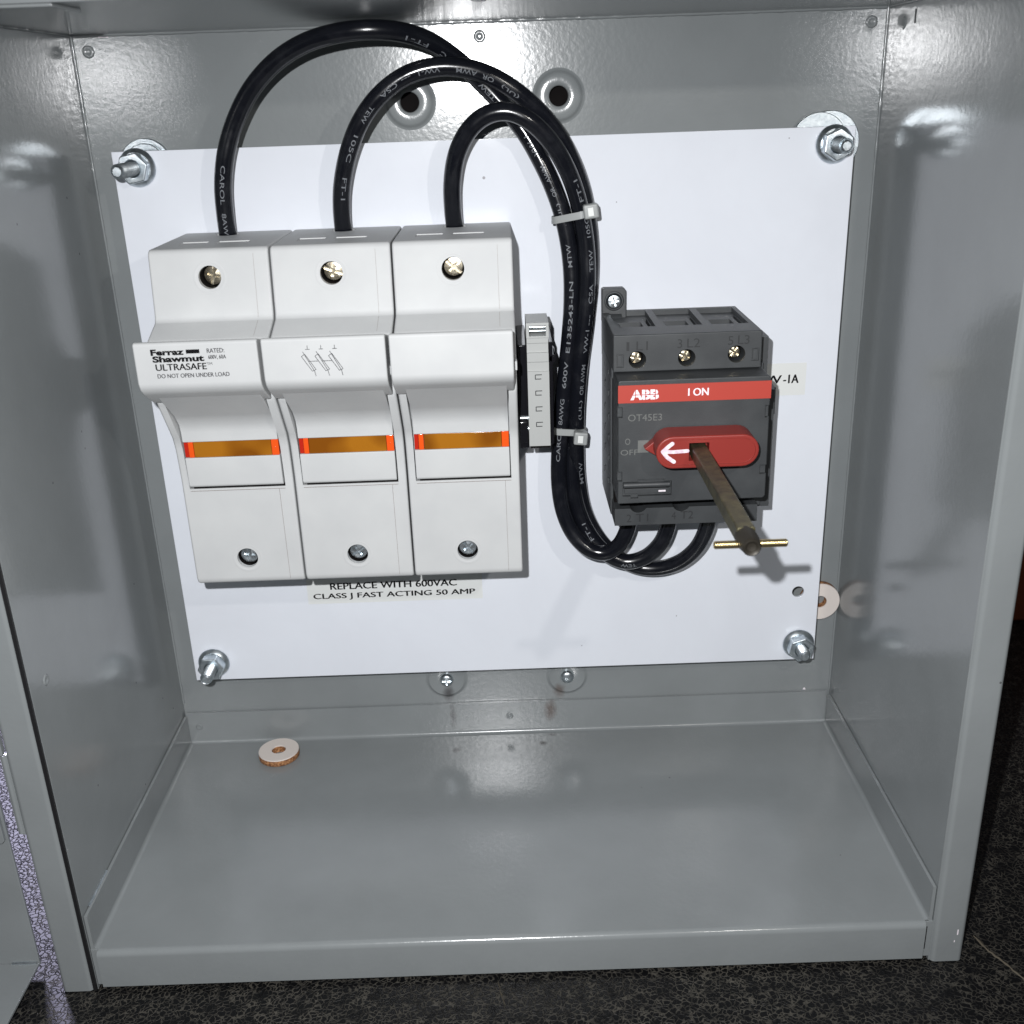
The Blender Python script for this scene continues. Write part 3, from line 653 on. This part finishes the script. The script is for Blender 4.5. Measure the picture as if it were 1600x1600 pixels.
# shaft key
RD = empty('operating_shaft', (213.4, -74, 156.2), 'olive square metal shaft with a gold cross pin sticking out of the red knob', 'shaft')
rx, rz = 213.4, 156.1
sh = B(); rr = 3.9; ang0 = 47
sq = []
for i in range(4):
    for d in (-5, 5): a = math.radians(ang0+90*i+d); sq.append((rx+3.3*math.cos(a), rz+3.3*math.sin(a)))
sh.prism(sq, -74, -150, 'y')
SH = sh.out('square_bar', 'brass_dark', RD, bevel=.25, cut=B().cyl((rx-.3, 0, rz+1.2), .01, -70, -60, 6))
B().lathe((rx, 0, rz-.4), [(3.0, -149), (3.0, -153.5), (2.6, -155.5), (2.5, -157.0), (2.1, -157.6), (1.6, -157.4), (1.2, -156.8), (.2, -156.6)], 28).out('shaft_end', 'shaft_dark', RD)
B().lathe((0, -152, 154.6), [(.8, 204.3), (1.1, 204.6), (1.1, 223.8), (.8, 224.1)], 24, 'x').out('cross_pin', 'gold', RD)

# ------------------------------------------------------------------ cables
W = {
1: [(51.7, -20.0, 216), (51.7, -20.0, 224.2), (52.0, -22.0, 231.6), (52.8, -24.0, 242.7), (55.4, -25.0, 253.3), (59.8, -25.0, 263.5), (66.8, -26.0, 273.9), (76.3, -29.0, 281.9), (87.1, -33.0, 287.2), (99.1, -37.0, 289.7), (110.6, -38.0, 290.3), (120.6, -34.0, 289.4), (128.8, -28.0, 286.7), (137.3, -22.0, 280.9), (145.1, -20.5, 273.4), (152.7, -20.5, 265.5), (159.9, -21.0, 256.5), (164.8, -22.0, 247.3), (168.9, -22.5, 238.5), (172.3, -23.0, 228.7), (174.5, -23.0, 217.4), (175.3, -23.0, 207.1), (175.1, -23.0, 195.5), (174.0, -24.0, 183.9), (172.3, -24.0, 170.6), (170.7, -24.0, 157.0), (169.2, -24.0, 141.7), (168.6, -25.0, 127.6), (169.9, -26.0, 115.9), (173.9, -28.0, 106.3), (180.0, -30.0, 100.3), (186.5, -31.0, 99.1), (191.9, -32.0, 102.6), (194.9, -32.0, 108.8), (195.8, -32.0, 115.2), (196.1, -32.0, 124)],
2: [(93.3, -20.0, 216), (93.3, -20.0, 224.2), (93.5, -23.0, 232.5), (94.6, -25.0, 241.3), (98.0, -28.0, 252.0), (103.1, -30.0, 262.2), (110.3, -31.0, 270.4), (119.8, -31.0, 276.7), (130.1, -30.5, 278.9), (139.7, -30.0, 278.2), (148.1, -29.0, 275.6), (156.5, -28.0, 270.5), (164.6, -26.0, 263.5), (170.9, -23.0, 256.2), (176.1, -20.0, 246.8), (179.8, -18.5, 236.8), (181.6, -18.0, 226.7), (182.7, -17.5, 216.5), (182.6, -17.5, 206.1), (181.4, -17.5, 194.4), (179.9, -17.8, 182.4), (177.7, -18.5, 169.1), (175.8, -19.0, 155.6), (174.3, -20.5, 140.5), (173.8, -22.0, 127.7), (176.1, -23.0, 114.5), (180.5, -25.0, 104.7), (186.9, -27.0, 97.0), (194.9, -28.0, 93.3), (202.9, -29.0, 95.9), (208.8, -30.0, 102.5), (211.0, -31.0, 109.6), (211.4, -32.0, 116.7), (211.3, -32.0, 124)],
3: [(133.4, -20.0, 216), (133.4, -20.0, 224.1), (133.0, -23.0, 231.1), (133.2, -26.0, 241.1), (135.2, -29.0, 250.8), (140.0, -31.0, 258.9), (146.5, -32.5, 263.6), (154.1, -33, 264.6), (161.6, -33, 260.9), (168.4, -31.0, 253.8), (173.5, -28.5, 245.2), (176.8, -27.0, 236.8), (179.0, -25.0, 227.5), (180.5, -25.0, 217.5), (180.9, -25.0, 207.2), (180.1, -25.0, 195.7), (178.6, -25.0, 183.9), (177.1, -25.0, 170.7), (176.0, -25.0, 156.8), (175.9, -23.0, 140.8), (176.6, -19.0, 126.5), (178.8, -17.0, 112.0), (184.2, -17.0, 100.7), (191.9, -18.0, 91.7), (200.3, -20.0, 87.7), (209.1, -22.0, 87.7), (217.6, -24.0, 91.2), (223.5, -27.0, 98.4), (226.5, -30.0, 107.8), (226.8, -32.0, 116.1), (226.6, -32.0, 124)]}
TX = {
1: [('CAROL', (54.9, 250.0), (52.8, 237.0)), ('8AW', (53.4, 233.5), (54.0, 225.8)), ('TEW', (150.1, 268.3), (144.7, 273.7)), ('105C', (137.7, 279.9), (131.7, 284.7)), ('FT-1', (127.8, 286.9), (119.7, 289.9)), ('CAROL', (169.0, 136.1), (170.4, 149.5)), ('8AWG', (170.7, 152.5), (171.9, 162.5)), ('600V', (172.4, 165.9), (173.5, 175.9)), ('E135243-LN', (174.0, 180.2), (175.3, 206.2)), ('MTW', (175.1, 210.8), (174.8, 218.9)), ('(UL)', (172.8, 226.7), (170.9, 232.7)), ('OR', (170.2, 234.9), (169.2, 238.0)), ('AWM', (168.3, 239.7), (165.7, 245.4)), ('VW-1', (164.3, 248.2), (160.7, 254.8))],
2: [('FT-1', (95.8, 245.0), (94.4, 237.1)), ('105C', (101.3, 258.0), (97.3, 249.4)), ('TEW', (107.0, 267.3), (103.2, 262.1)), ('CSA', (116.3, 275.5), (111.2, 271.0)), ('---', (122.2, 277.3), (118.9, 276.4)), ('VW-1', (132.0, 278.9), (124.6, 278.0)), ('AWM', (143.8, 277.1), (137.0, 278.6)), ('OR', (150.2, 274.5), (146.4, 276.3)), ('(UL)', (158.0, 269.2), (152.5, 273.1)), ('FT-1', (181.6, 103.5), (177.6, 110.2)), ('TEW', (199.8, 93.0), (194.1, 92.7))],
3: [('FT-1', (177.7, 234.2), (175.3, 241.6)), ('105C', (179.8, 221.0), (179.0, 228.1)), ('TEW', (180.9, 208.3), (180.9, 216.0)), ('CSA', (180.3, 196.6), (180.6, 203.5)), ('---', (179.6, 190.3), (179.8, 194.0)), ('VW-1', (178.0, 179.9), (179.1, 188.4)), ('AWM', (177.0, 169.2), (177.5, 176.0)), ('OR', (176.7, 163.8), (177.0, 167.5)), ('(UL)', (176.1, 152.8), (176.4, 160.3)), ('MTW', (175.0, 126.4), (175.2, 136.4))]}
def spline(P, k=6):
    P = [Vector(p) for p in P]
    for _ in range(2):
        Q = [P[0], P[1]] + [P[i]*.6 + (P[i-1]+P[i+1])*.2 for i in range(2, len(P)-2)] + [P[-2], P[-1]]
        # keep the volume of tight bends: push back half of the shrink
        P = [p + (p-q)*.0 if i < 2 or i > len(P)-3 else q + (p-q)*.5 for i, (p, q) in enumerate(zip(P, Q))]
    out = []
    for i in range(len(P)-1):
        a, b_, c_, d_ = P[max(i-1, 0)], P[i], P[i+1], P[min(i+2, len(P)-1)]
        for j in range(k):
            t = j/k; out.append(.5*((2*b_)+(c_-a)*t+(2*a-5*b_+4*c_-d_)*t*t+(3*b_-a-3*c_+d_)*t**3))
    out.append(P[-1]); return out
WR = 3.12
labels_w = {1: 'longest black cable, looping from the left fuse pole to the left switch terminal',
            2: 'middle black cable, looping from the centre fuse pole to the middle switch terminal',
            3: 'shortest black cable, looping from the right fuse pole to the right switch terminal'}
PHI = {1: {2: .3, 3: .45, 4: .5, 'd': .15, 0: .1, 1: .1}, 2: {'d': .32, 9: -.1, 10: .15}, 3: {'d': -.42, 0: -.35}}
paths = {}
for k in (1, 2, 3):
    pth = spline(W[k]); paths[k] = pth; n = len(pth); tan = []
    for i in range(n): tan.append((pth[min(i+1, n-1)]-pth[max(i-1, 0)]).normalized())
    F0 = []   # frame: front (towards -Y) and side
    for t in tan:
        f_ = Vector((0, -1, 0)); f_ = (f_-t*f_.dot(t)).normalized(); F0.append((f_, t.cross(f_)))
    b = B(); prev = None; NS = 24
    for i in range(n):
        f_, s_ = F0[i]; ring = [b.bm.verts.new(pth[i]+(f_*math.cos(2*math.pi*j/NS)+s_*math.sin(2*math.pi*j/NS))*WR) for j in range(NS)]
        if prev:
            for j in range(NS): b.bm.faces.new((prev[j], prev[(j+1) % NS], ring[(j+1) % NS], ring[j]))
        prev = ring
    R = empty('power_cable', W[k][0], labels_w[k], 'cable', 'black power cables between fuse holder and switch')
    J = b.out('insulation', 'wire', R, smooth=80)
    # printing: runs against the path direction, tops towards the inside of the arch
    cum = [0]
    for i in range(1, n): cum.append(cum[-1]+(pth[i]-pth[i-1]).length)
    def near(p, lo=0):
        best = min(range(n), key=lambda i: (pth[i].x-p[0])**2+(pth[i].z-p[1])**2); return cum[best]
    def at(s):
        s = max(0, min(cum[-1]-1e-3, s)); i = 0
        lo, hi = 0, n-1
        while hi-lo > 1:
            mid = (lo+hi)//2
            if cum[mid] <= s: lo = mid
            else: hi = mid
        t = (s-cum[lo])/(cum[hi]-cum[lo]); c = pth[lo].lerp(pth[hi], t)
        return c, F0[lo][0].lerp(F0[hi][0], t).normalized(), F0[lo][1].lerp(F0[hi][1], t).normalized()
    V, Fc = [], []
    H = 1.5
    for q, (s, pa, pb) in enumerate(TX[k]):
        ph = PHI[k].get(q, PHI[k]['d'])
        s0 = near(pa); ln = math.dist(pa, pb); v_, f_ = text_verts(s, .004, fine=True); kk = len(V)
        for a, h_ in v_:
            c, fr, sd = at(s0-a*ln)
            # inside of the arch is +side for a path that climbs left and falls right
            an = ph + ((h_-.5)*H)/WR if s != '---' else ph
            if s == '---': an += (h_-.5)*.5
            V.append(c+(fr*math.cos(an)+sd*math.sin(an)*SIDE if False else fr*math.cos(an)+(-sd)*math.sin(an)*-1)*(WR+.06))
        Fc += [tuple(i+kk for i in f) for f in f_]
    RL = rootloc(R); me = bpy.data.meshes.new('lettering'); me.from_pydata([tuple(v*MM-RL) for v in V], [], Fc); me.materials.append(M['wire_ink'])
    link('lettering', me, J)

# cable ties
def tie(z, lab, ks, slope, head, twist, z_up):
    def cross(k):
        p = paths[k]; i = min((i for i in range(len(p)//3, len(p)*3//4)), key=lambda i: abs(p[i].z-z)); return p[i]
    pts = []
    for k in ks:
        c = cross(k)
        for j in range(24): a = 2*math.pi*j/24; pts.append((c.x+(WR+.15)*math.cos(a), c.y+(WR+.15)*math.sin(a)))
    pts = sorted(pts)
    def half(ps):
        h = []
        for p in ps:
            while len(h) > 1 and (h[-1][0]-h[-2][0])*(p[1]-h[-2][1])-(h[-1][1]-h[-2][1])*(p[0]-h[-2][0]) <= 0: h.pop()
            h.append(p)
        return h
    hull = half(pts)[:-1]+half(pts[::-1])[:-1]
    cx = sum(p[0] for p in hull)/len(hull); cy = sum(p[1] for p in hull)/len(hull); n = len(hull)
    rt = empty('cable_tie', (cx, cy, z), lab, 'cable tie', 'nylon ties round the black cables')
    b = B(); rings = []
    for p in hull:
        d = Vector((p[0]-cx, p[1]-cy)).normalized(); zc = z+slope*(p[0]-cx)
        rings.append([b.bm.verts.new((p[0]+d.x*e, p[1]+d.y*e, zc+h)) for e, h in ((0, -1.25), (.7, -1.25), (.7, 1.25), (0, 1.25))])
    for i in range(n):
        A, C = rings[i], rings[(i+1) % n]
        for j in range(4): b.bm.faces.new((A[j], A[(j+1) % 4], C[(j+1) % 4], C[j]))
    b.out('strap', 'tie', rt, smooth=50)
    hx, hy, hz = head
    hb = B().box(hx-2.6, hx+2.6, hy-3.6, hy+.6, hz-2.5, hz+2.5)
    bmesh.ops.rotate(hb.bm, cent=(hx, hy, hz), matrix=Matrix.Rotation(twist, 3, 'Y'), verts=hb.bm.verts)
    ho = hb.out('head', 'tie', rt, bevel=.7, seg=3)
    nt = B().box(hx-1.1, hx+.8, hy-3.66, hy-3.5, hz-1.5, hz+1.3)
    bmesh.ops.rotate(nt.bm, cent=(hx, hy, hz), matrix=Matrix.Rotation(twist, 3, 'Y'), verts=nt.bm.verts)
    nt.out('pawl_slot', 'label', ho)
    return rt
tie(228.6, 'upper nylon cable tie, just above the level of the fuse screws', (1, 2, 3), .22, (181.6, -28.6, 230.2), -.12, 0)
tie(148.8, 'lower nylon cable tie, beside the bottom end of the slotted grey strip', (1, 2, 3), -.10, (177.2, -29.0, 147.6), .1, 0)

# ------------------------------------------------------------------ fibre washers
def fibre(loc, label, axis, th, r, rh):
    rt = empty('fibre_washer', loc, label, 'washer', 'white faced fibre washers')
    c = loc
    s = 1 if axis == 'z' else -1
    e = .45
    prof = [(rh, 0), (r-.35, 0), (r, s*.35), (r+.05, s*th*.5), (r, s*(th-e)), (rh, s*(th-e))]
    B().lathe(c, prof, 48, axis, closed=True).out('fibre_core', 'fibre', rt, smooth=50)
    B().lathe(c, [(rh+.02, s*(th-e)), (r+.02, s*(th-e)), (r-.1, s*th), (rh+.1, s*th)], 48, axis, closed=True).out('paper_face', 'fibre_face', rt)
    return rt
f1 = fibre((43.6, -14.2, .05), 'white faced brown fibre washer lying loose on the floor of the box', 'z', 3.3, 8.8, 3.0)
f2 = fibre((281.6, -.1, 61.3), 'white faced fibre washer half hidden behind the right edge of the plate', 'y', 3.6, 8.4, 2.7)

# ------------------------------------------------------------------ brown block beyond the box
bk = B().box(420, 560, 118, 190, -17.3, 62).out('wooden_block', 'wood', bevel=2, label='dark reddish brown block on the vinyl behind the right side of the box', cat='block')
